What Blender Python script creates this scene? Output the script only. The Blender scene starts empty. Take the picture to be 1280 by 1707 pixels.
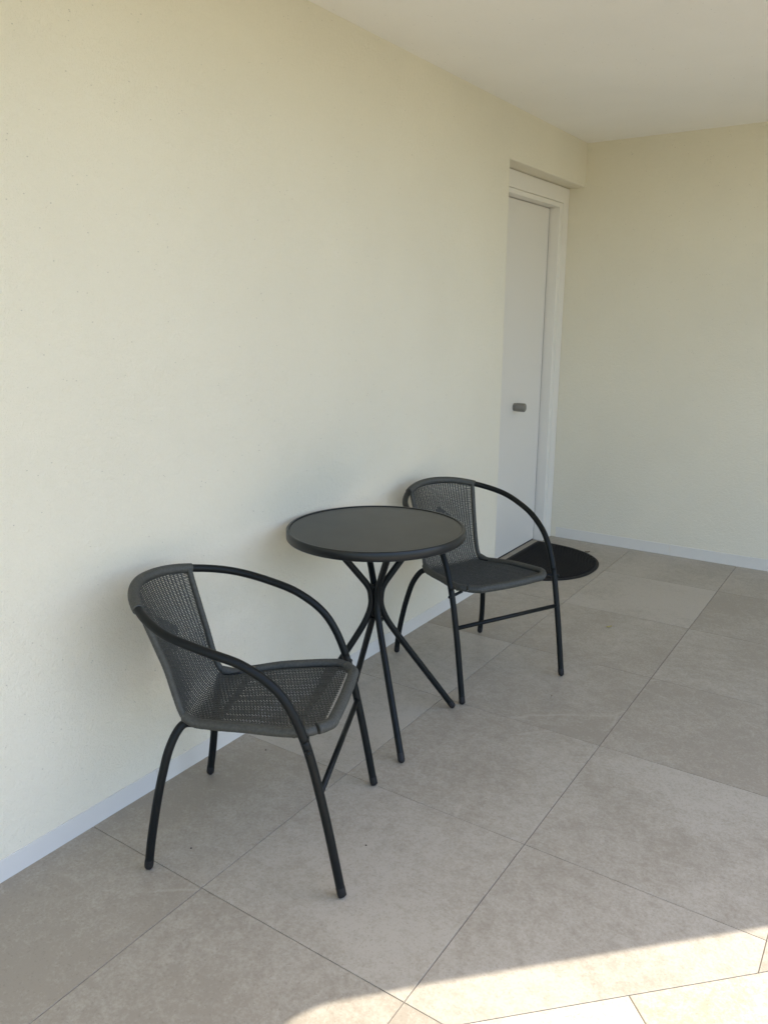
import bpy, bmesh, math, random
import numpy as np
from mathutils import Vector, Matrix

random.seed(7)
scene = bpy.context.scene
COL = scene.collection

# ------------------------------------------------------------------ camera
cam = bpy.data.cameras.new('camera')
cam_ob = bpy.data.objects.new('camera', cam)
COL.objects.link(cam_ob)
YAW, PITCH, ROLL = -0.5922, 0.247, 0.0020
cy, sy, cp, sp = math.cos(YAW), math.sin(YAW), math.cos(PITCH), math.sin(PITCH)
fwd = Vector((sy * cp, cy * cp, -sp))
rgt = Vector((cy, -sy, 0))
up = rgt.cross(fwd)
c, s = math.cos(ROLL), math.sin(ROLL)
r2 = c * rgt + s * up
u2 = -s * rgt + c * up
M = Matrix(((r2.x, u2.x, -fwd.x, 1.7427), (r2.y, u2.y, -fwd.y, -1.5476), (r2.z, u2.z, -fwd.z, 1.3926), (0, 0, 0, 1)))
cam_ob.matrix_world = M
cam.sensor_fit = 'HORIZONTAL'
cam.sensor_width = 36
cam.lens = 36 * 1303.3 / 1280
cam.clip_start = 0.05
cam.clip_end = 2000
scene.camera = cam_ob

# ------------------------------------------------------------------ light
SUN_EL = math.radians(62)
SUN_AZ = math.radians(40)           # clockwise from +Y
world = bpy.data.worlds.new('World')
scene.world = world
world.use_nodes = True
nt = world.node_tree
sky = nt.nodes.new('ShaderNodeTexSky')
sky.sky_type = 'NISHITA'
sky.sun_disc = False
sky.sun_elevation = SUN_EL
sky.sun_rotation = SUN_AZ
sky.dust_density = 1.6
sky.air_density = 0.9
nt.links.new(sky.outputs[0], nt.nodes['Background'].inputs[0])
nt.nodes['Background'].inputs[1].default_value = 0.15
sun = bpy.data.lights.new('sun', 'SUN')
sun.energy = 2.0
sun.angle = math.radians(0.42)
sun.color = (1.0, 0.93, 0.82)
sun_ob = bpy.data.objects.new('sun', sun)
COL.objects.link(sun_ob)
sdir = Vector((math.sin(SUN_AZ) * math.cos(SUN_EL), math.cos(SUN_AZ) * math.cos(SUN_EL), math.sin(SUN_EL)))
sun_ob.rotation_euler = sdir.to_track_quat('Z', 'Y').to_euler()
sun_ob.location = (6, -6, 9)
scene.view_settings.view_transform = 'Standard'
scene.view_settings.look = 'None'
scene.view_settings.gamma = 1
scene.view_settings.exposure = 1.76
scene.cycles.max_bounces = 12
scene.cycles.diffuse_bounces = 8
scene.cycles.use_denoising = True

# ------------------------------------------------------------------ materials
def mat(name, base=(.5, .5, .5), rough=.6, spec=.5, metal=0.0):
    m = bpy.data.materials.new(name)
    m.use_nodes = True
    b = m.node_tree.nodes['Principled BSDF']
    b.inputs['Base Color'].default_value = (*base, 1)
    b.inputs['Roughness'].default_value = rough
    b.inputs['Specular IOR Level'].default_value = spec
    b.inputs['Metallic'].default_value = metal
    return m, m.node_tree, b

def N(t, kind, **kw):
    n = t.nodes.new(kind)
    for k, v in kw.items():
        if k in n.inputs:
            n.inputs[k].default_value = v
        else:
            setattr(n, k, v)
    return n

def coords(t, scale=(1, 1, 1), rot=(0, 0, 0), loc=(0, 0, 0)):
    tc = N(t, 'ShaderNodeTexCoord')
    mp = N(t, 'ShaderNodeMapping')
    mp.inputs['Scale'].default_value = scale
    mp.inputs['Rotation'].default_value = rot
    mp.inputs['Location'].default_value = loc
    t.links.new(tc.outputs['Object'], mp.inputs[0])
    return mp.outputs[0]

def noise(t, vec, scale, detail=4, rough=.55, dist=0.0):
    n = N(t, 'ShaderNodeTexNoise')
    n.inputs['Scale'].default_value = scale
    n.inputs['Detail'].default_value = detail
    n.inputs['Roughness'].default_value = rough
    n.inputs['Distortion'].default_value = dist
    t.links.new(vec, n.inputs['Vector'])
    return n.outputs['Fac']

def ramp(t, fac, stops):
    r = N(t, 'ShaderNodeValToRGB')
    e = r.color_ramp.elements
    while len(e) < len(stops):
        e.new(0.5)
    for el, (p, col) in zip(e, stops):
        el.position = p
        el.color = (*col, 1) if len(col) == 3 else col
    t.links.new(fac, r.inputs[0])
    return r.outputs[0]

def mixc(t, fac, a, b, mode='MIX'):
    m = N(t, 'ShaderNodeMix', data_type='RGBA', blend_type=mode)
    for sock, v in ((m.inputs[0], fac), (m.inputs[6], a), (m.inputs[7], b)):
        if hasattr(v, 'links'):
            t.links.new(v, sock)
        elif isinstance(v, (int, float)):
            sock.default_value = v
        else:
            sock.default_value = (*v, 1)
    return m.outputs[2]

def math_n(t, op, a, b=None, c=None):
    m = N(t, 'ShaderNodeMath', operation=op)
    for i, v in enumerate((a, b, c)):
        if v is None:
            continue
        if hasattr(v, 'links'):
            t.links.new(v, m.inputs[i])
        else:
            m.inputs[i].default_value = v
    return m.outputs[0]

def bump(t, b, height, strength, dist):
    n = N(t, 'ShaderNodeBump')
    n.inputs['Strength'].default_value = strength
    n.inputs['Distance'].default_value = dist
    t.links.new(height, n.inputs['Height'])
    t.links.new(n.outputs[0], b.inputs['Normal'])
    return n

def stucco(name, base, grain=1.0):
    m, t, b = mat(name, base, .92, .2)
    v = coords(t)
    big = noise(t, v, 1.3, 3)
    mid = noise(t, v, 9, 4)
    fine = noise(t, v, 240, 3, .65)
    med = noise(t, v, 70, 3, .6, .6)
    # little dark pits and scratches of the scraped render
    vo = N(t, 'ShaderNodeTexVoronoi', feature='F1')
    vo.inputs['Scale'].default_value = 55
    wv = coords(t, (1, 1, 1.7), (0.3, 0, 0))
    t.links.new(wv, vo.inputs['Vector'])
    pit = math_n(t, 'LESS_THAN', vo.outputs['Distance'], 0.12)
    sparse = math_n(t, 'GREATER_THAN', noise(t, v, 23, 2), 0.60)
    pit = math_n(t, 'MULTIPLY', pit, sparse)
    dark = tuple(x * .96 for x in base)
    lite = tuple(min(1, x * 1.02) for x in base)
    colr = ramp(t, math_n(t, 'ADD', math_n(t, 'MULTIPLY', big, .7), math_n(t, 'MULTIPLY', fine, .3)), [(.35, dark), (.65, lite)])
    colr = mixc(t, math_n(t, 'MULTIPLY', pit, .5), colr, tuple(x * .45 for x in base))
    t.links.new(colr, b.inputs['Base Color'])
    h = math_n(t, 'ADD', math_n(t, 'MULTIPLY', fine, .45), math_n(t, 'MULTIPLY', med, .6))
    h = math_n(t, 'ADD', h, math_n(t, 'MULTIPLY', mid, .35))
    h = math_n(t, 'SUBTRACT', h, math_n(t, 'MULTIPLY', pit, .6))
    bump(t, b, h, .9 * grain, .0058)
    return m

M_WALL = stucco('cream_stucco', (.81, .755, .615))
M_CEIL = stucco('ceiling_render', (.90, .88, .825), .35)

def tile_mat(name, cellsize, off, rot, c_dark, c_mid, c_lite, rough, joint=None, cells=True):
    """stone-look porcelain; every tile gets its own slice of the noise and its own tone"""
    m, t, b = mat(name, c_mid, rough, .4)
    tc = N(t, 'ShaderNodeTexCoord')
    rt = N(t, 'ShaderNodeMapping')
    rt.inputs['Rotation'].default_value = (0, 0, rot)
    t.links.new(tc.outputs['Object'], rt.inputs[0])
    sb = N(t, 'ShaderNodeVectorMath', operation='SUBTRACT')
    sb.inputs[1].default_value = (off[0], off[1], 0)
    t.links.new(rt.outputs[0], sb.inputs[0])
    dv = N(t, 'ShaderNodeVectorMath', operation='DIVIDE')
    dv.inputs[1].default_value = (cellsize[0], cellsize[1], 1)
    t.links.new(sb.outputs[0], dv.inputs[0])
    fl = N(t, 'ShaderNodeVectorMath', operation='FLOOR')
    t.links.new(dv.outputs[0], fl.inputs[0])
    sx = N(t, 'ShaderNodeSeparateXYZ')
    t.links.new(fl.outputs[0], sx.inputs[0])
    cm = N(t, 'ShaderNodeCombineXYZ')
    t.links.new(sx.outputs[0], cm.inputs[0])
    t.links.new(sx.outputs[1], cm.inputs[1])
    wn = N(t, 'ShaderNodeTexWhiteNoise', noise_dimensions='3D')
    t.links.new(cm.outputs[0], wn.inputs['Vector'])
    sc = N(t, 'ShaderNodeVectorMath', operation='SCALE')
    sc.inputs['Scale'].default_value = 13.0
    t.links.new(wn.outputs['Color'], sc.inputs[0])
    ad = N(t, 'ShaderNodeVectorMath', operation='ADD')
    t.links.new(rt.outputs[0], ad.inputs[0])
    t.links.new(sc.outputs[0], ad.inputs[1])
    v = ad.outputs[0]
    big = noise(t, v, 2.2, 4, .55, .4)
    mid = noise(t, v, 26, 4, .65, .3)
    fine = noise(t, v, 115, 3, .75)
    f = math_n(t, 'ADD', math_n(t, 'MULTIPLY', big, .34), math_n(t, 'ADD', math_n(t, 'MULTIPLY', mid, .30), math_n(t, 'MULTIPLY', fine, .36)))
    f = math_n(t, 'ADD', f, math_n(t, 'MULTIPLY', math_n(t, 'SUBTRACT', wn.outputs['Value'], .5), .13))
    colr = ramp(t, f, [(.41, c_dark), (.5, c_mid), (.59, c_lite)])
    # dark grains
    g = ramp(t, noise(t, v, 170, 2, .5), [(.60, (0, 0, 0)), (.70, (1, 1, 1))])
    colr = mixc(t, math_n(t, 'MULTIPLY', g, .30), colr, tuple(x * .55 for x in c_dark))
    # pale drifting veins
    wv = N(t, 'ShaderNodeTexVoronoi', feature='DISTANCE_TO_EDGE')
    wv.inputs['Scale'].default_value = 1.5
    dist = N(t, 'ShaderNodeTexNoise')
    dist.inputs['Scale'].default_value = 5
    t.links.new(v, dist.inputs['Vector'])
    dm = N(t, 'ShaderNodeVectorMath', operation='MULTIPLY_ADD')
    dm.inputs[1].default_value = (.07, .07, .07)
    t.links.new(dist.outputs['Color'], dm.inputs[0])
    t.links.new(v, dm.inputs[2])
    t.links.new(dm.outputs[0], wv.inputs['Vector'])
    vein = ramp(t, wv.outputs['Distance'], [(0, (1, 1, 1)), (.012, (0, 0, 0))])
    vm = ramp(t, noise(t, v, 2.6, 2), [(.52, (0, 0, 0)), (.66, (1, 1, 1))])
    colr = mixc(t, math_n(t, 'MULTIPLY', math_n(t, 'MULTIPLY', vein, vm), .30), colr, tuple(min(.8, x * 1.3) for x in c_lite))
    h = math_n(t, 'ADD', math_n(t, 'MULTIPLY', fine, .6), math_n(t, 'MULTIPLY', mid, .8))
    if joint:
        fr = N(t, 'ShaderNodeVectorMath', operation='FRACTION')
        t.links.new(dv.outputs[0], fr.inputs[0])
        s2 = N(t, 'ShaderNodeSeparateXYZ')
        t.links.new(fr.outputs[0], s2.inputs[0])
        lines = []
        for k in range(2):
            a = math_n(t, 'ABSOLUTE', math_n(t, 'SUBTRACT', s2.outputs[k], .5))
            lines.append(math_n(t, 'GREATER_THAN', a, .5 - joint / cellsize[k] / 2))
        ln = math_n(t, 'MAXIMUM', *lines)
        colr = mixc(t, ln, colr, tuple(x * .42 for x in c_dark))
        h = math_n(t, 'SUBTRACT', h, math_n(t, 'MULTIPLY', ln, 1.5))
    t.links.new(colr, b.inputs['Base Color'])
    rr = N(t, 'ShaderNodeMapRange')
    rr.inputs['To Min'].default_value = rough - .1
    rr.inputs['To Max'].default_value = rough + .12
    t.links.new(mid, rr.inputs[0])
    t.links.new(rr.outputs[0], b.inputs['Roughness'])
    bump(t, b, h, .22, .0025)
    return m

L1, CW, Y0 = 0.4354, 0.6, -0.4178
CD = 0.6065
M_TILE = tile_mat('stone_porcelain', (CW, CD), (L1, Y0), 0, (.335, .292, .232), (.40, .355, .288), (.462, .415, .345), .46)
M_GROUT = mat('grout', (.17, .148, .122), .9, .2)[0]
RT = math.radians(-45)
M_TERR = tile_mat('pale_travertine', (.6, .6), (.9065, -2.29), RT, (.385, .325, .24), (.475, .415, .32), (.54, .49, .405), .7, joint=.004)

M_SKIRT, t_, b_ = mat('white_skirting', (.67, .645, .605), .6, .35)
bump(t_, b_, noise(t_, coords(t_), 60, 3), .12, .002)
M_SKIRT_WARM, t_, b_ = mat('plastered_skirting', (.725, .69, .625), .75, .25)
bump(t_, b_, noise(t_, coords(t_), 90, 3), .2, .002)
M_DOOR, t_, b_ = mat('white_door_paint', (.75, .71, .64), .42, .45)
bump(t_, b_, noise(t_, coords(t_, (1, 1, .25)), 130, 3), .05, .001)
M_FRAME, t_, b_ = mat('white_frame_paint', (.80, .76, .69), .38, .45)
bump(t_, b_, noise(t_, coords(t_), 120, 2), .05, .001)
M_GAP_SHADE = mat('painted_gap_shade', (.03, .03, .03), .8, .2)[0]  # near-black colour standing in for shade in the door gaps
M_STEEL, t_, b_ = mat('brushed_steel', (.27, .265, .25), .42, .5, .85)
bump(t_, b_, noise(t_, coords(t_, (8, 300, 300)), 3, 2), .08, .0006)

M_METAL, t_, b_ = mat('powder_coated_steel', (.0055, .0075, .0082), .44, .22)
fn_ = noise(t_, coords(t_), 900, 2)
bump(t_, b_, fn_, .10, .0008)
rr_ = N(t_, 'ShaderNodeMapRange')
rr_.inputs['To Min'].default_value = .34
rr_.inputs['To Max'].default_value = .52
t_.links.new(noise(t_, coords(t_), 14, 3), rr_.inputs[0])
t_.links.new(rr_.outputs[0], b_.inputs['Roughness'])
M_RIM, t_, b_ = mat('table_rim_coating', (.011, .013, .0135), .33, .36)
bump(t_, b_, noise(t_, coords(t_), 700, 2), .08, .0006)
M_CAP = mat('black_rubber', (.010, .010, .011), .6, .4)[0]
M_WICK, t_, b_ = mat('grey_plastic_wicker', (.075, .074, .066), .55, .4)
wc_ = ramp(t_, noise(t_, coords(t_), 130, 3), [(.3, (.042, .044, .039)), (.7, (.068, .070, .062))])
t_.links.new(wc_, b_.inputs['Base Color'])
M_WRAP, t_, b_ = mat('grey_wicker_wrapping', (.09, .088, .078), .55, .4)
wc_ = ramp(t_, noise(t_, coords(t_), 160, 3), [(.3, (.046, .047, .041)), (.7, (.076, .077, .068))])
t_.links.new(wc_, b_.inputs['Base Color'])
M_GLASS, t_, b_ = mat('dark_table_glass', (.019, .020, .0175), .32, .25)
b_.inputs['Coat Weight'].default_value = 0.1
b_.inputs['Coat Roughness'].default_value = .22
dn_ = ramp(t_, noise(t_, coords(t_), 7, 5), [(.35, (.31, .31, .31)), (.75, (.35, .35, .35))])
t_.links.new(dn_, b_.inputs['Roughness'])
M_MAT, t_, b_ = mat('black_ribbed_rubber', (.008, .008, .009), .65, .35)
M_LAWN, t_, b_ = mat('lawn_grass', (.07, .11, .03), .9, .2)
t_.links.new(ramp(t_, noise(t_, coords(t_), 3, 6), [(.3, (.06, .078, .028)), (.7, (.11, .125, .05))]), b_.inputs['Base Color'])
M_LEAF = mat('dry_leaf', (.17, .14, .095), .8, .2)[0]
M_YLEAF = mat('yellow_leaf', (.50, .42, .16), .7, .3)[0]
M_GRIT = mat('dark_grit', (.11, .095, .08), .9, .2)[0]

# ------------------------------------------------------------------ mesh helpers
def link_mesh(name, verts, faces, material, parent=None, smooth=False, extra=()):
    me = bpy.data.meshes.new(name)
    me.from_pydata([tuple(v) for v in verts], [], [tuple(f) for f in faces])
    me.materials.append(material)
    for e in extra:
        me.materials.append(e)
    me.validate()
    bm = bmesh.new()
    bm.from_mesh(me)
    bmesh.ops.recalc_face_normals(bm, faces=bm.faces)
    bm.to_mesh(me)
    bm.free()
    if smooth:
        me.polygons.foreach_set('use_smooth', [True] * len(me.polygons))
    o = bpy.data.objects.new(name, me)
    COL.objects.link(o)
    if parent:
        o.parent = parent
    return o

def bevel(o, w, seg=2):
    b = o.modifiers.new('bevel', 'BEVEL')
    b.width = w
    b.segments = seg
    b.limit_method = 'ANGLE'
    b.angle_limit = math.radians(40)
    b.harden_normals = False
    return o

def empty(name, loc=(0, 0, 0), rz=0.0):
    o = bpy.data.objects.new(name, None)
    o.empty_display_size = .1
    COL.objects.link(o)
    o.location = loc
    o.rotation_euler = (0, 0, rz)
    return o

def tag(o, label=None, category=None, group=None, kind=None):
    for k, v in (('label', label), ('category', category), ('group', group), ('kind', kind)):
        if v:
            o[k] = v
    return o

class Geo:
    def __init__(self):
        self.v, self.f = [], []

    def add(self, v, f):
        n = len(self.v)
        self.v.extend(tuple(map(float, p)) for p in v)
        self.f.extend(tuple(i + n for i in q) for q in f)

    def box(self, a, b):
        x0, y0, z0 = a
        x1, y1, z1 = b
        self.add([(x0, y0, z0), (x1, y0, z0), (x1, y1, z0), (x0, y1, z0), (x0, y0, z1), (x1, y0, z1), (x1, y1, z1), (x0, y1, z1)],
                 [(0, 3, 2, 1), (4, 5, 6, 7), (0, 1, 5, 4), (1, 2, 6, 5), (2, 3, 7, 6), (3, 0, 4, 7)])

    def tube(self, P, r, seg=14, caps='round', ring=None):
        P = np.asarray(P, float)
        n = len(P)
        R = np.full(n, r) if np.isscalar(r) else np.asarray(r, float)
        T = np.gradient(P, axis=0)
        T /= np.linalg.norm(T, axis=1)[:, None]
        if caps == 'round':   # hemispherical ends
            def cap(p, t, rr, sgn):
                out = []
                for k in range(1, 5):
                    a = k / 4 * math.pi / 2
                    out.append((p + sgn * t * rr * math.sin(a), t, max(rr * math.cos(a), 1e-5)))
                return out
            A = cap(P[0], T[0], R[0], -1)[::-1]
            B = cap(P[-1], T[-1], R[-1], 1)
            P = np.vstack([[a[0] for a in A], P, [b[0] for b in B]])
            T = np.vstack([[a[1] for a in A], T, [b[1] for b in B]])
            R = np.r_[[a[2] for a in A], R, [b[2] for b in B]]
            n = len(P)
        ref = np.array([0, 0, 1.0]) if abs(T[0][2]) < .9 else np.array([1.0, 0, 0])
        nrm = np.cross(T[0], ref)
        nrm /= np.linalg.norm(nrm)
        V = []
        ang = np.linspace(0, 2 * math.pi, seg, endpoint=False)
        for i in range(n):
            nrm = nrm - T[i] * nrm.dot(T[i])
            nrm /= np.linalg.norm(nrm)
            bn = np.cross(T[i], nrm)
            V.append(P[i] + R[i] * (np.cos(ang)[:, None] * nrm + np.sin(ang)[:, None] * bn))
        V = np.vstack(V)
        F = []
        for i in range(n - 1):
            for k in range(seg):
                k2 = (k + 1) % seg
                F.append((i * seg + k, i * seg + k2, (i + 1) * seg + k2, (i + 1) * seg + k))
        F.append(tuple(range(seg))[::-1])
        F.append(tuple(range((n - 1) * seg, n * seg)))
        self.add(V, F)

    def lathe(self, prof, seg=96, centre=(0, 0)):
        """closed profile of (r, z) points, first and last on or near the axis"""
        V, F = [], []
        n = len(prof)
        for k in range(seg):
            a = 2 * math.pi * k / seg
            for r, z in prof:
                V.append((centre[0] + r * math.cos(a), centre[1] + r * math.sin(a), z))
        for k in range(seg):
            k2 = (k + 1) % seg
            for i in range(n - 1):
                F.append((k * n + i, k2 * n + i, k2 * n + i + 1, k * n + i + 1))
        self.add(V, F)

    def build(self, name, material, parent=None, smooth=False):
        return link_mesh(name, self.v, self.f, material, parent, smooth)

def catmull(P, n=10):
    P = np.asarray(P, float)
    E = np.vstack([2 * P[0] - P[1], P, 2 * P[-1] - P[-2]])
    out = []
    t = np.linspace(0, 1, n, endpoint=False)[:, None]
    for i in range(len(P) - 1):
        a, b, c, d = E[i:i + 4]
        out.append(.5 * (2 * b + (c - a) * t + (2 * a - 5 * b + 4 * c - d) * t ** 2 + (3 * b - a - 3 * c + d) * t ** 3))
    out.append(P[-1:])
    return np.vstack(out)

def resample(P, step):
    d = np.r_[0, np.cumsum(np.linalg.norm(np.diff(P, axis=0), axis=1))]
    n = max(2, int(round(d[-1] / step)) + 1)
    s = np.linspace(0, d[-1], n)
    return np.c_[[np.interp(s, d, P[:, k]) for k in range(3)]].T

MIR = np.array([-1, 1, 1.0])

# ------------------------------------------------------------------ ground, terrace, porch floor
g = 400
o = link_mesh('ground', [(-g, -g, -.16), (g, -g, -.16), (g, g, -.16), (-g, g, -.16)], [(0, 1, 2, 3)], M_LAWN)
tag(o, 'flat green lawn around the house', kind='structure')

EDGE = 1.556           # porch floor edge : x - y = EDGE
q2 = math.sqrt(.5)
def uv2xy(u, v):       # u along the edge, v outwards
    return (q2 * (u + v), q2 * (u - v))
va = EDGE * q2 + .0015
G = Geo()
pts = [uv2xy(-14, va), uv2xy(12, va), uv2xy(12, 4.3), uv2xy(-14, 4.3)]
G.add([(*p, -.0006) for p in pts] + [(*p, -.15) for p in pts],
      [(0, 3, 2, 1), (4, 5, 6, 7), (0, 1, 5, 4), (1, 2, 6, 5), (2, 3, 7, 6), (3, 0, 4, 7)])
o = G.build('terrace', M_TERR)
tag(o, 'sunlit pale travertine terrace beyond the porch edge', kind='structure')

def clip(poly, nx, ny, d):   # keep nx*x + ny*y <= d
    out = []
    for i in range(len(poly)):
        a, b = poly[i], poly[(i + 1) % len(poly)]
        da, db = nx * a[0] + ny * a[1] - d, nx * b[0] + ny * b[1] - d
        if da <= 0:
            out.append(a)
        if (da < 0) != (db < 0) and da != db:
            t = da / (da - db)
            out.append((a[0] + t * (b[0] - a[0]), a[1] + t * (b[1] - a[1])))
    return out

verts, faces = [], []
gx, gy = .0011, .0008
for i in range(-2, 11):
    for j in range(-12, 8):
        x0, x1 = L1 + i * CW + gx, L1 + (i + 1) * CW - gx
        y0, y1 = Y0 + j * CD + gy, Y0 + (j + 1) * CD - gy
        poly = [(max(x0, -.3), y0), (x1, y0), (x1, min(y1, 3.3)), (max(x0, -.3), min(y1, 3.3))]
        if x1 < -.3 or y0 > 3.3:
            continue
        poly = clip(poly, 1, -1, EDGE)
        if len(poly) < 3:
            continue
        # chamfered tile: top face inset, short sloping arris, side
        cx = sum(p[0] for p in poly) / len(poly)
        cyy = sum(p[1] for p in poly) / len(poly)
        def inset(p, d):
            l = math.hypot(p[0] - cx, p[1] - cyy) or 1
            return (p[0] - (p[0] - cx) / l * d, p[1] - (p[1] - cyy) / l * d)
        n = len(poly)
        lip = random.uniform(-.0003, .0003)
        base = len(verts)
        verts += [(*inset(p, .0008), lip) for p in poly] + [(*p, lip - .0008) for p in poly] + [(*p, -.012) for p in poly]
        faces.append(tuple(base + k for k in range(n)))
        for k in range(n):
            k2 = (k + 1) % n
            faces.append((base + k, base + n + k, base + n + k2, base + k2))
            faces.append((base + n + k, base + 2 * n + k, base + 2 * n + k2, base + n + k2))
me = bpy.data.meshes.new('porch_floor')
nt_faces = len(faces)
gp = clip([(-.3, -7.5), (8, -7.5), (8, 3.3), (-.3, 3.3)], 1, -1, EDGE - .002)
base = len(verts)
verts += [(*p, -.0028) for p in gp]
faces.append(tuple(range(base, base + len(gp))))
me.from_pydata(verts, [], faces)
me.materials.append(M_TILE)
me.materials.append(M_GROUT)
me.polygons[nt_faces].material_index = 1
bm = bmesh.new(); bm.from_mesh(me)
bmesh.ops.recalc_face_normals(bm, faces=bm.faces)
for f in bm.faces:
    if abs(f.normal.z) > .9 and f.normal.z < 0:
        f.normal_flip()
bm.to_mesh(me); bm.free()
o = bpy.data.objects.new('porch_floor', me)
COL.objects.link(o)
tag(o, 'large square beige stone look porcelain tiles of the porch floor', kind='structure')

# ------------------------------------------------------------------ walls, roof
H, DY, BACK, LZ = 2.348, 2.113, 3.1234, 2.113
prof = [(-7.5, -.14), (DY, -.14), (DY, LZ), (BACK + .1, LZ), (BACK + .1, H + .05), (-7.5, H + .05)]
n = len(prof)
V = [(0, a, b) for a, b in prof] + [(-.19, a, b) for a, b in prof]
F = [tuple(range(n)), tuple(range(2 * n - 1, n - 1, -1))] + [(k, k + n, (k + 1) % n + n, (k + 1) % n) for k in range(n)]
house = link_mesh('house_wall', V, F, M_WALL)
bevel(house, .006, 3)
tag(house, 'long cream stucco wall beside the chairs, with the door recess at its far end', 'wall')
G = Geo()
G.box((-.5, BACK, -.14), (6.15, BACK + .25, H + .03))
end_wall = G.build('porch_wall', M_WALL)
tag(end_wall, 'cream stucco end wall standing square to the door beyond the doormat', 'wall')
G = Geo()    # blocks the inside of the house behind the door
G.box((-.40, -7.5, -.14), (-.205, BACK + .2, H + .04))
o = G.build('inner_leaf', M_WALL, house)

# skirtings
G, GW = Geo(), Geo()
y = -.188
cuts = [-7.4]
k = -12
while True:
    yy = -.188 + 1.2 * k
    k += 1
    if yy < -7.3:
        continue
    if yy > DY - .02:
        break
    cuts.append(yy)
cuts.append(DY - .008)
for a, b in zip(cuts[:-1], cuts[1:]):
    if b < -.1:
        G.box((-.004, a + .0008, -.004), (.0035, b - .0008, .060))
    else:
        GW.box((-.004, a + .0008, -.004), (.0030, b - .0008, .060))
o = bevel(G.build('skirting', M_SKIRT, house), .0012, 1)
o['label'] = 'bluish white skirting strip along the wall foot'
o = bevel(GW.build('skirting', M_SKIRT_WARM, house), .0012, 1)
o['label'] = 'cream plastered skirting strip along the wall foot'
G = Geo()
cuts = [-.06, .658, 1.858, 3.058, 4.258, 5.458, 6.1]
for a, b in zip(cuts[:-1], cuts[1:]):
    G.box((a + .0008, BACK - .0035, -.004), (b - .0008, BACK + .004, .066))
o = bevel(G.build('skirting', M_SKIRT_WARM, end_wall), .0012, 1)

off = (H + .07) / math.tan(SUN_EL)      # the upper arris of the slab casts the shadow
ox, oy = off * math.sin(SUN_AZ), off * math.cos(SUN_AZ)
shadow = [(.847, -.604), (.858, -.58), (.870, -.557), (.886, -.534), (.905, -.510), (.927, -.486), (.955, -.457), (1.0, -.410), (1.06, -.345)]
edge = [(x + ox, y + oy) for x, y in shadow]
ln = 1.39 + ox - oy
poly = [(-.4, -7.5), (edge[0][0] - .03, -7.5), (edge[0][0] - .03, edge[0][1] - .25), (edge[0][0] - .016, edge[0][1] - .08)] + edge + [(1.9 + ox, .508 + oy), (BACK + .3 + ln, BACK + .3)]
poly += [(-.4, BACK + .3)]
n = len(poly)
V = [(x, y, H) for x, y in poly] + [(x, y, H + .07) for x, y in poly]
F = [tuple(range(n))[::-1], tuple(range(n, 2 * n))] + [(k, (k + 1) % n, (k + 1) % n + n, k + n) for k in range(n)]
o = link_mesh('porch_roof', V, F, M_CEIL)
tag(o, 'smooth off white porch ceiling slab above the walls', 'roof')

# ------------------------------------------------------------------ door
door = empty('front_door', (-.15, 2.62, 0))
tag(door, 'plain white door in a white frame, set in the wall recess', 'door')
def dbuild(G, name, m, parent=None):
    V = [(x + .15, y - 2.62, z) for x, y, z in G.v]
    if parent is not None and parent is not door:
        pass
    return link_mesh(name, V, G.f, m, parent or door)
G = Geo()
G.box((-.19, 2.2665, .009), (-.150, 2.9730, 1.9925))
panel = bevel(dbuild(G, 'door_panel', M_DOOR), .0015, 2)
# frame : outer architrave, stepped inner strip, jamb lining
G = Geo()
def u_frame(yl, yr, zt, w_out, x0, x1):
    """three butted bars: yl/yr inner opening, w_out width"""
    G.box((x0, yl - w_out, 0.0), (x1, yl, zt + w_out))
    G.box((x0, yr, 0.0), (x1, yr + w_out, zt + w_out))
    G.box((x0, yl, zt), (x1, yr, zt + w_out))
u_frame(2.204, 3.036, 2.024, .085, -.19, -.0924)
u_frame(2.2085, 3.0315, 2.0195, .0045, -.19, -.098)
u_frame(2.26, 2.980, 1.996, .0235 + .0, -.19, -.0895)
u_frame(2.2365, 3.0035, 2.0195, .0, -.19, -.0895) if False else None
G.box((-.19, 2.2355, 0), (-.094, 2.2365, 2.0195)) if False else None
G2 = G
frame = bevel(dbuild(G2, 'door_frame', M_FRAME), .002, 2)
G = Geo()   # strip between the two mouldings
G.box((-.19, 3.0035, 0.0), (-.0945, 3.0315, 2.0195))
G.box((-.19, 2.2085, 0.0), (-.0945, 2.2365, 2.0195))
dbuild(G, 'frame_strip', M_FRAME, door)
G = Geo()  # dark sheet and strips that paint the shade in the gaps round the panel
G.box((-.192, 2.255, 0.001), (-.186, 2.985, 1.9975))
G.box((-.1865, 2.9745, 0.002), (-.1525, 2.9798, 1.995))
G.box((-.1865, 2.262, 0.0005), (-.1525, 2.9740, .0075))
dbuild(G, 'door_gap_shade', M_GAP_SHADE, door)
# knob: short neck and fat cylinder lying on the x axis
kz, ky = .882, 2.600
prof = [(0, -.151), (.0225, -.151), (.0225, -.139), (.0205, -.138), (.0205, -.136), (.0235, -.135), (.0245, -.133), (.0245, -.086), (.0225, -.083), (0, -.0825)]
V, F = [], []
seg = 32
for k in range(seg):
    a = 2 * math.pi * k / seg
    for r, x in prof:
        V.append((x + .15, ky - 2.62 + r * math.cos(a), kz + r * math.sin(a)))
for k in range(seg):
    k2 = (k + 1) % seg
    for i in range(len(prof) - 1):
        F.append((k * 10 + i, k2 * 10 + i, k2 * 10 + i + 1, k * 10 + i + 1))
knob = link_mesh('knob', V, F, M_STEEL, door, smooth=True)
bm = bmesh.new(); bm.from_mesh(knob.data); bmesh.ops.remove_doubles(bm, verts=bm.verts, dist=1e-6); bm.to_mesh(knob.data); bm.free()
es = knob.modifiers.new('split', 'EDGE_SPLIT'); es.split_angle = math.radians(35)

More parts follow.
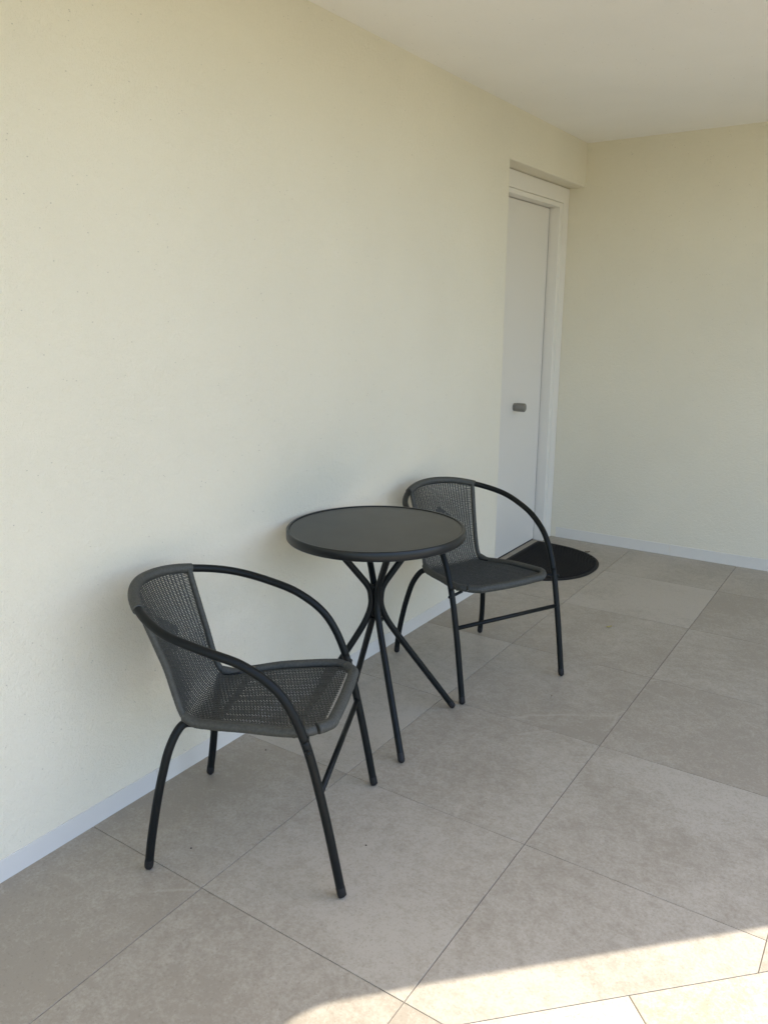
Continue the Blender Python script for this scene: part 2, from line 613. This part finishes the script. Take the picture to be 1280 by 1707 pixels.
# ------------------------------------------------------------------ doormat
def mat_outline(d=0.0, n=72):
    out = [(-.108 + d, 2.57 - .375 + d), (-.108 + d, 2.57 + .375 - d)]
    a_, b_ = .45 - d, .375 - d
    for k in range(n + 1):
        th = math.pi / 2 - math.pi * k / n
        e = 2 / 2.25
        cx, sx = math.cos(th), math.sin(th)
        out.append((-.055 + a_ * abs(cx) ** e, 2.57 + b_ * math.copysign(abs(sx) ** e, sx)))
    return out[::-1]
cxm, cym = .15, 2.57
o0, o1, o2 = mat_outline(0), mat_outline(.003), mat_outline(.016)
n = len(o0)
V = [(x - cxm, y - cym, .0008) for x, y in o0] + [(x - cxm, y - cym, .0045) for x, y in o0] + [(x - cxm, y - cym, .007) for x, y in o1] + [(x - cxm, y - cym, .0068) for x, y in o2]
F = [tuple(range(n))[::-1]]
for L in range(3):
    F += [(L * n + k, L * n + (k + 1) % n, (L + 1) * n + (k + 1) % n, (L + 1) * n + k) for k in range(n)]
F.append(tuple(range(3 * n, 4 * n)))
mat_ob = link_mesh('doormat', V, F, M_MAT)
mat_ob.location = (cxm, cym, 0)
tag(mat_ob, 'black half round ribbed doormat on the tiles in front of the white door', 'doormat')
G = Geo()
ins = np.array(o2) - np.array([cxm, cym])
dr = np.array([math.cos(math.radians(-38)), math.sin(math.radians(-38))])
pr = np.array([-dr[1], dr[0]])
for k in range(-60, 61):
    d0 = k * .0105
    ts = []
    for i in range(len(ins)):
        a, b = ins[i], ins[(i + 1) % len(ins)]
        da, db = a @ pr - d0, b @ pr - d0
        if (da < 0) != (db < 0):
            q = a + (b - a) * (da / (da - db))
            ts.append(q @ dr)
    if len(ts) >= 2 and max(ts) - min(ts) > .03:
        a, b = min(ts) + .004, max(ts) - .004
        m_ = int((b - a) / .016) + 2
        s_ = np.linspace(a, b, m_)
        zz = .0064 + .0026 * (np.arange(m_) % 2)
        off_ = .0012 * np.where(np.arange(m_) % 2, 1, -1)
        P = np.c_[s_ * dr[0] + (d0 + off_) * pr[0], s_ * dr[1] + (d0 + off_) * pr[1], zz]
        G.tube(P, .0034, 6, 'flat')
G.build('rib', M_MAT, mat_ob, True)['kind'] = 'stuff'

# ------------------------------------------------------------------ bistro chair
TR = .0112
HOOP = np.array([[.239, .254, .0], [.2405, .212, .237], [.2425, .171, .416], [.2445, .117, .536], [.248, .034, .604], [.252, -.066, .640],
                 [.238, -.162, .667], [.182, -.244, .690], [.098, -.304, .708], [0, -.331, .713]])
hoop = catmull(np.vstack([HOOP, (HOOP[:-1] * MIR)[::-1]]), 14)
half = resample(hoop[:len(hoop) // 2 + 1], .008)
# split the half hoop at seat height (leg / armrest) and at the wrapped top rail
i_leg = int(np.argmin(np.abs(half[:, 2] - .425)))
i_wrap = int(np.argmin(np.abs(half[:, 0] - .158) + (half[:, 2] < .66) * 9))
REAR = catmull([[.2175, -.262, .0], [.2150, -.246, .10], [.2030, -.229, .201], [.190, -.214, .275], [.176, -.202, .327], [.155, -.186, .368], [.138, -.168, .3835], [.146, -.12, .389]], 10)

# woven surface: edge rail as a function of v (0 back top .. 1 seat front), plus bulge of the middle
EDGE_PTS = np.array([
    # X     Y      Z     bulgeY  sagZ
    [.1520, -.262, .700, .066, -.006],
    [.1490, -.250, .655, .058, .0],
    [.1420, -.232, .595, .048, .0],
    [.1350, -.211, .525, .036, .0],
    [.1330, -.194, .455, .026, .0],
    [.1350, -.180, .412, .018, .002],
    [.1410, -.160, .392, .012, .005],
    [.1540, -.110, .3945, .006, .009],
    [.1680, -.055, .401, .0, .011],
    [.1790, -.002, .408, .0, .012],
    [.1900, .070, .4125, .0, .011],
    [.1955, .121, .416, .0, .008],
    [.1900, .165, .4195, .0, .004],
    [.1720, .197, .4200, .0, .001]])
DENSE = catmull(EDGE_PTS, 24)
arc = np.r_[0, np.cumsum(np.linalg.norm(np.diff(DENSE[:, 1:3], axis=0), axis=1))]
LEN = arc[-1]
s_seat_ = float(arc[6 * 24 + 20])
def edge_at(s):
    return np.array([np.interp(s, arc, DENSE[:, k]) for k in range(5)]).T
def surf(u, s):
    e = edge_at(s)
    k = 1 - u ** 2
    rib = .0010 * np.sin(u * math.pi * 9) * np.clip((.88 - np.abs(u)) * 8, 0, 1) * np.clip((s - s_seat_) * 20, 0, 1) * np.clip((LEN - .02 - s) * 40, 0, 1)
    return np.stack([u * e[..., 0], e[..., 1] - e[..., 3] * k, e[..., 2] - e[..., 4] * k + rib], -1)
def surf_n(u, s):
    d = 1e-3
    du = surf(np.clip(u + d, -1.2, 1.2), s) - surf(u - d, s)
    ds = surf(u, np.clip(s + d, 0, LEN)) - surf(u, np.clip(s - d, 0, LEN))
    nn = np.cross(ds, du)          # towards the sitter
    return nn / (np.linalg.norm(nn, axis=-1, keepdims=True) + 1e-12)

PITCH_W, NW = .0044, 27
rows = int(LEN / PITCH_W)
s_seat = float(np.interp(0, [0, 1], [arc[6 * 24 - 8], 1]))     # where backrest ends and seat begins
UW = .86                                                      # warps fill |u| < UW
warp_u = np.linspace(-UW, UW, NW)

def strand(G, P, Nn, w, th, seg=6):
    """flat-oval strand: P path, Nn normals"""
    T = np.gradient(P, axis=0)
    T /= np.linalg.norm(T, axis=1)[:, None] + 1e-12
    S = np.cross(T, Nn)
    S /= np.linalg.norm(S, axis=1)[:, None] + 1e-12
    ang = np.linspace(0, 2 * math.pi, seg, endpoint=False) + math.pi / seg
    V = (P[:, None, :] + (np.cos(ang)[None, :, None] * w / 2) * S[:, None, :] + (np.sin(ang)[None, :, None] * th / 2) * Nn[:, None, :]).reshape(-1, 3)
    n = len(P)
    F = [(i * seg + k, i * seg + (k + 1) % seg, (i + 1) * seg + (k + 1) % seg, (i + 1) * seg + k) for i in range(n - 1) for k in range(seg)]
    G.add(V, F)

def weave(s0, s1):
    G = Geo()
    rng = np.random.default_rng(3)
    for r in range(rows + 1):
        s = (r + .5) * PITCH_W
        if not (s0 <= s < s1) or s > LEN - .004:
            continue
        us, hs = [], []
        rail = .0115 if s > s_seat else .0075
        for uu, hh in ((-1.03, .1), (-1.0, 1.0), (-.965, 1.0), (-.93, .5)):
            us.append(uu); hs.append(hh * rail)
        for j, wu in enumerate(warp_u):
            sg = 1 if (j + r) % 2 else -1
            sc_ = s / s_seat
            # woven ornament in the middle of the backrest: longer floats inside a diamond
            if s < s_seat and abs(wu) / .38 + abs(sc_ - .45) / .16 < 1:
                sg = 1
            if j:
                us.append((wu + warp_u[j - 1]) / 2); hs.append(0)
            us.append(wu); hs.append(sg * .0020)
        for uu, hh in ((.93, .5), (.965, 1.0), (1.0, 1.0), (1.03, .1)):
            us.append(uu); hs.append(hh * rail)
        us = np.array(us); hs = np.array(hs) + rng.normal(0, .00012, len(us))
        ss = np.full(len(us), s) + rng.normal(0, .00022, len(us))
        P = surf(us, ss)
        Nn = surf_n(us, ss)
        strand(G, P + Nn * hs[:, None], Nn, .0037, .0027, 6)
    if s0 == 0:      # woven ornament in the middle of the back: a closed diamond with rows of short slots
        for r in range(rows):
            s = (r + 1.0) * PITCH_W
            hw = .38 * (1 - abs(s / s_seat - .45) / .16)
            if s > s_seat or hw < .03:
                continue
            cuts = [-hw, hw]
            if r % 6 in (2, 3, 4):
                cuts = [-hw]
                for q in np.arange(-.40, .41, .115) + (.0575 if (r // 6) % 2 else 0):
                    if abs(q) < hw - .03:
                        cuts += [q - .016, q + .016]
                cuts.append(hw)
            for a, b in zip(cuts[::2], cuts[1::2]):
                uu = np.linspace(a, b, 6)
                ss = np.full(6, s)
                Nn = surf_n(uu, ss)
                strand(G, surf(uu, ss) + Nn * .0012, Nn, .0036, .0024, 6)
    for j, wu in enumerate(warp_u):
        sv = np.arange(max(s0 - .004, 0), min(s1 + .004, LEN) + 1e-6, PITCH_W)
        uu = np.full(len(sv), wu)
        P = surf(uu, sv)
        Nn = surf_n(uu, sv)
        rr = np.round(sv / PITCH_W - .5).astype(int)
        hs = np.where((j + rr) % 2, -.0007, .0002)
        strand(G, P + Nn * hs[:, None], Nn, .0050, .0014, 6)
    return G

def ridged(G, P, r, pitch=.0042, seg=14, amp=.00035, step=None):
    P = resample(P, pitch / 4)
    k = np.arange(len(P)) % 4
    rad = r + np.where(k == 0, -amp * 1.6, np.where(k == 2, amp, amp * .5))
    rng = np.random.default_rng(5)
    rad = rad + np.repeat(rng.normal(0, amp * .35, len(P) // 4 + 1), 4)[:len(P)]
    G.tube(P, rad, seg, 'flat')

def make_chair():
    ch = empty('bistro_chair')
    for sgn in (1, -1):
        m_ = np.array([sgn, 1, 1.0])
        G = Geo(); P = half[:i_leg + 1].copy(); P[0] = P[0] * 0 + half[0] + (half[1] - half[0]) * .6
        P[0, 2] = .012
        G.tube(P * m_, TR, 16, 'flat')
        leg = G.build('leg', M_METAL, ch, True)
        G = Geo(); d = half[2] - half[0]; d /= np.linalg.norm(d)
        G.tube(np.array([half[0] + d * .0135, half[0] + d * .030]) * m_, TR + .0005, 16, 'round')
        G.build('foot_cap', M_CAP, leg, True)
        G = Geo(); G.tube(half[i_leg:i_wrap + 1] * m_, TR, 16, 'flat')
        G.build('armrest', M_METAL, ch, True)
        G = Geo(); P = REAR[1:].copy()
        G.tube(P * m_, TR, 16, 'flat')
        leg = G.build('leg', M_METAL, ch, True)
        G = Geo(); d = REAR[3] - REAR[0]; d /= np.linalg.norm(d)
        G.tube(np.array([REAR[0] + d * .0135, REAR[0] + d * .030]) * m_, TR + .0005, 16, 'round')
        G.build('foot_cap', M_CAP, leg, True)
        # bracket between front leg and seat rail
        G = Geo()
        G.tube(np.array([[.188, .160, .404], [.2405, .175, .400]]) * m_, .0058, 10, 'flat')
        G.tube(np.array([[.238, .174, .400], [.2555, .180, .400]]) * m_, .0065, 8, 'round')
        G.build('bracket', M_METAL, ch, True)
    # wrapped top rail
    full_top = np.vstack([half[i_wrap - 1:], (half[i_wrap - 1:-1] * MIR)[::-1]])
    G = Geo(); ridged(G, full_top, .0140)
    G.build('top_rail', M_WRAP, ch, True)
    G = Geo()
    i_cb = int(np.argmin(np.abs(half[:, 2] - .287)))
    a = half[i_cb]
    G.tube(np.array([a * MIR, a]), .0078, 12, 'flat')
    G.build('stretcher', M_METAL, ch, True)
    for yy in (-.095, .128):
        s = float(np.interp(yy, DENSE[140:, 1], arc[140:]))
        u = np.linspace(-.97, .97, 13)
        P = surf(u, np.full(13, s)) - np.array([0, 0, .0115])
        G = Geo(); G.tube(P, .0075, 10, 'flat')
        G.build('support_bar', M_METAL, ch, True)
    back = weave(0, s_seat).build('backrest', M_WICK, ch, True)
    for sgn in (1, -1):
        P = surf(np.full(60, sgn * 1.0), np.linspace(0.004, s_seat + .004, 60))
        G = Geo(); ridged(G, P, .0085)
        G.build('side_edge', M_WRAP, back, True)
    seat = weave(s_seat, LEN).build('seat', M_WICK, ch, True)
    sv = np.linspace(s_seat - .006, LEN, 60)
    side = surf(np.full(60, 1.0), sv)
    corner = np.array([[.148, .2085, .4200], [.115, .2130, .4195], [.06, .2145, .418], [0, .215, .417]])
    ctl = catmull(np.vstack([side[::6], corner]), 10)
    rail = np.vstack([ctl, (ctl[:-1] * MIR)[::-1]])
    i0 = int(np.argmin(np.abs(ctl[:, 1] - .178)))
    for sgn in (1, -1):
        G = Geo(); ridged(G, (ctl[:i0 + 1]) * np.array([sgn, 1, 1.0]), .0128)
        G.build('side_edge', M_WRAP, seat, True)
    G = Geo()
    j0 = int(np.argmin(np.abs(ctl[:, 1] - .184)))
    fr = np.vstack([ctl[j0:], (ctl[j0:-1] * MIR)[::-1]])
    ridged(G, fr, .0145, amp=.0005)
    G.build('front_edge', M_WRAP, seat, True)
    return ch

chair = make_chair()
chair.location = (.4158, -.1395, 0)
chair.rotation_euler = (0, 0, math.radians(25.2 - 90))
tag(chair, 'grey wicker bistro chair nearer the terrace, turned so its open weave seat shows', 'chair', 'wicker bistro chairs at the round table')
def copy_tree(o, parent=None):
    c_ = o.copy()
    COL.objects.link(c_)
    if parent is not None:
        c_.parent = parent
    for k in list(o.children):
        copy_tree(k, c_)
    return c_
chair2 = copy_tree(chair)
chair2.location = (.4015, 1.113, 0)
chair2.rotation_euler = (0, 0, math.radians(-26.5 - 90))
tag(chair2, 'grey wicker bistro chair between the round table and the doormat', 'chair', 'wicker bistro chairs at the round table')

# ------------------------------------------------------------------ bistro table
TC = (.321, .518)
table = empty('bistro_table', (TC[0], TC[1], 0), math.radians(-39.2))
tag(table, 'round black bistro table on splayed tube legs between the two chairs', 'table')
RO, TH = .297, .711
G = Geo()
G.lathe([(.2865, TH - .006), (.2865, TH - .0012), (.2885, TH), (.2945, TH), (RO, TH - .0025), (RO, TH - .0285), (RO - .0015, TH - .0302), (RO - .004, TH - .0308), (.250, TH - .0302), (.250, TH - .020), (.2865, TH - .016), (.2865, TH - .006)], 160)
rim = G.build('tabletop_rim', M_RIM, table, True)
es = rim.modifiers.new('split', 'EDGE_SPLIT'); es.split_angle = math.radians(50)
G = Geo()
G.lathe([(.00001, TH - .0085), (.2855, TH - .0085), (.2855, TH - .0036), (.2845, TH - .0028), (.00001, TH - .0028)], 160)
gl = G.build('glass_panel', M_GLASS, table)
# under-top cross straps that carry the legs
G = Geo()
for a in (0, 90):
    ca, sa = math.cos(math.radians(a)), math.sin(math.radians(a))
    z1, z0 = TH - .0105 - (.0045 if a else 0), TH - .0145 - (.0045 if a else 0)
    b = []
    for r, w in ((-.26, -.014), (.26, -.014), (.26, .014), (-.26, .014)):
        b.append((r * ca - w * sa, r * sa + w * ca))
    G.add([(*p, z0) for p in b] + [(*p, z1) for p in b], [(0, 3, 2, 1), (4, 5, 6, 7), (0, 1, 5, 4), (1, 2, 6, 5), (2, 3, 7, 6), (3, 0, 4, 7)])
G.build('underframe', M_METAL, table)
LEGP = np.array([(.289, .012), (.2385, .085), (.178, .172), (.118, .258), (.0655, .334), (.0395, .376), (.0235, .412), (.0168, .440), (.0170, .464), (.0210, .489), (.0325, .512), (.050, .5355), (.080, .574), (.124, .630), (.168, .6865)])
for a in (0, 90, 180, 270):
    ca, sa = math.cos(math.radians(a)), math.sin(math.radians(a))
    P2 = catmull(np.c_[LEGP, np.zeros(len(LEGP))], 8)
    P = np.c_[P2[:, 0] * ca, P2[:, 0] * sa, P2[:, 1]]
    G = Geo(); G.tube(P, TR, 16, 'flat')
    leg = G.build('leg', M_METAL, table, True)
    d = P[6] - P[0]; d /= np.linalg.norm(d)
    G = Geo(); G.tube(np.array([P[0] + d * .001, P[0] + d * .018]), TR + .0005, 16, 'round')
    G.build('foot_cap', M_CAP, leg, True)
for zz, an in ((.508, 135), (.508, 315), (.385, 45), (.385, 225)):
    ca, sa = math.cos(math.radians(an)), math.sin(math.radians(an))
    G = Geo()
    G.tube(np.array([(-.024 * ca, -.024 * sa, zz), (.024 * ca, .024 * sa, zz)]), .0042, 8, 'flat')
    G.tube(np.array([(.021 * ca, .021 * sa, zz), (.026 * ca, .026 * sa, zz)]), .0075, 6, 'flat')
    G.build('bolt', M_METAL, table)

# ------------------------------------------------------------------ small litter on the tiles
def fleck(name, x, y, size, m, label, cat, rz, curl=.3, flat=.25, group=None):
    V, F = [], []
    nu, nv = 7, 4
    for i in range(nu):
        a = i / (nu - 1)
        w = size * flat * math.sin(math.pi * min(max(a, .04), .96)) ** .7
        for j in range(nv):
            b = j / (nv - 1) * 2 - 1
            V.append((size * (a - .5), w * b, .0015 + size * curl * (a - .45) ** 2 + size * .12 * b * b))
    n_ = len(V)
    V += [(p[0], p[1], p[2] - .0007) for p in V]
    for i in range(nu - 1):
        for j in range(nv - 1):
            q = i * nv + j
            F.append((q, q + nv, q + nv + 1, q + 1))
            F.append((q + n_, q + 1 + n_, q + nv + 1 + n_, q + nv + n_))
    o = link_mesh(name, V, F, m, None, True)
    o.location = (x, y, 0)
    o.rotation_euler = (0, 0, rz)
    tag(o, label, cat, group)
    return o
fleck('dry_leaf', .236, 2.898, .030, M_LEAF, 'curled brown dry leaf on the tile behind the doormat', 'leaf', .4, .5, .28)
fleck('yellow_leaf', .728, 1.817, .028, M_YLEAF, 'tiny pale yellow leaf lying on the tiles right of the far chair', 'leaf', .9, .3, .2)
def grit(x, y, r, label):
    bm = bmesh.new()
    bmesh.ops.create_icosphere(bm, subdivisions=2, radius=r)
    for v in bm.verts:
        v.co *= random.uniform(.75, 1.15)
        v.co.z = v.co.z * .55 + r * .45
    me = bpy.data.meshes.new('grit_speck')
    bm.to_mesh(me); bm.free()
    me.materials.append(M_GRIT)
    o = bpy.data.objects.new('grit_speck', me)
    COL.objects.link(o)
    o.location = (x, y, 0)
    tag(o, label, 'grit', 'dark grit specks on the tiles')
grit(.301, -.329, .0028, 'dark grit speck on the tile between the legs of the nearer chair')
grit(.683, -.056, .0028, 'dark grit speck on the tile right of the nearer chair')
grit(.134, .149, .0028, 'dark grit speck by the wall under the front of the nearer seat')
fleck('twig', .768, 1.034, .014, M_LEAF, 'tiny dark twig on the tile in front of the far chair', 'twig', 1.9, .1, .12)
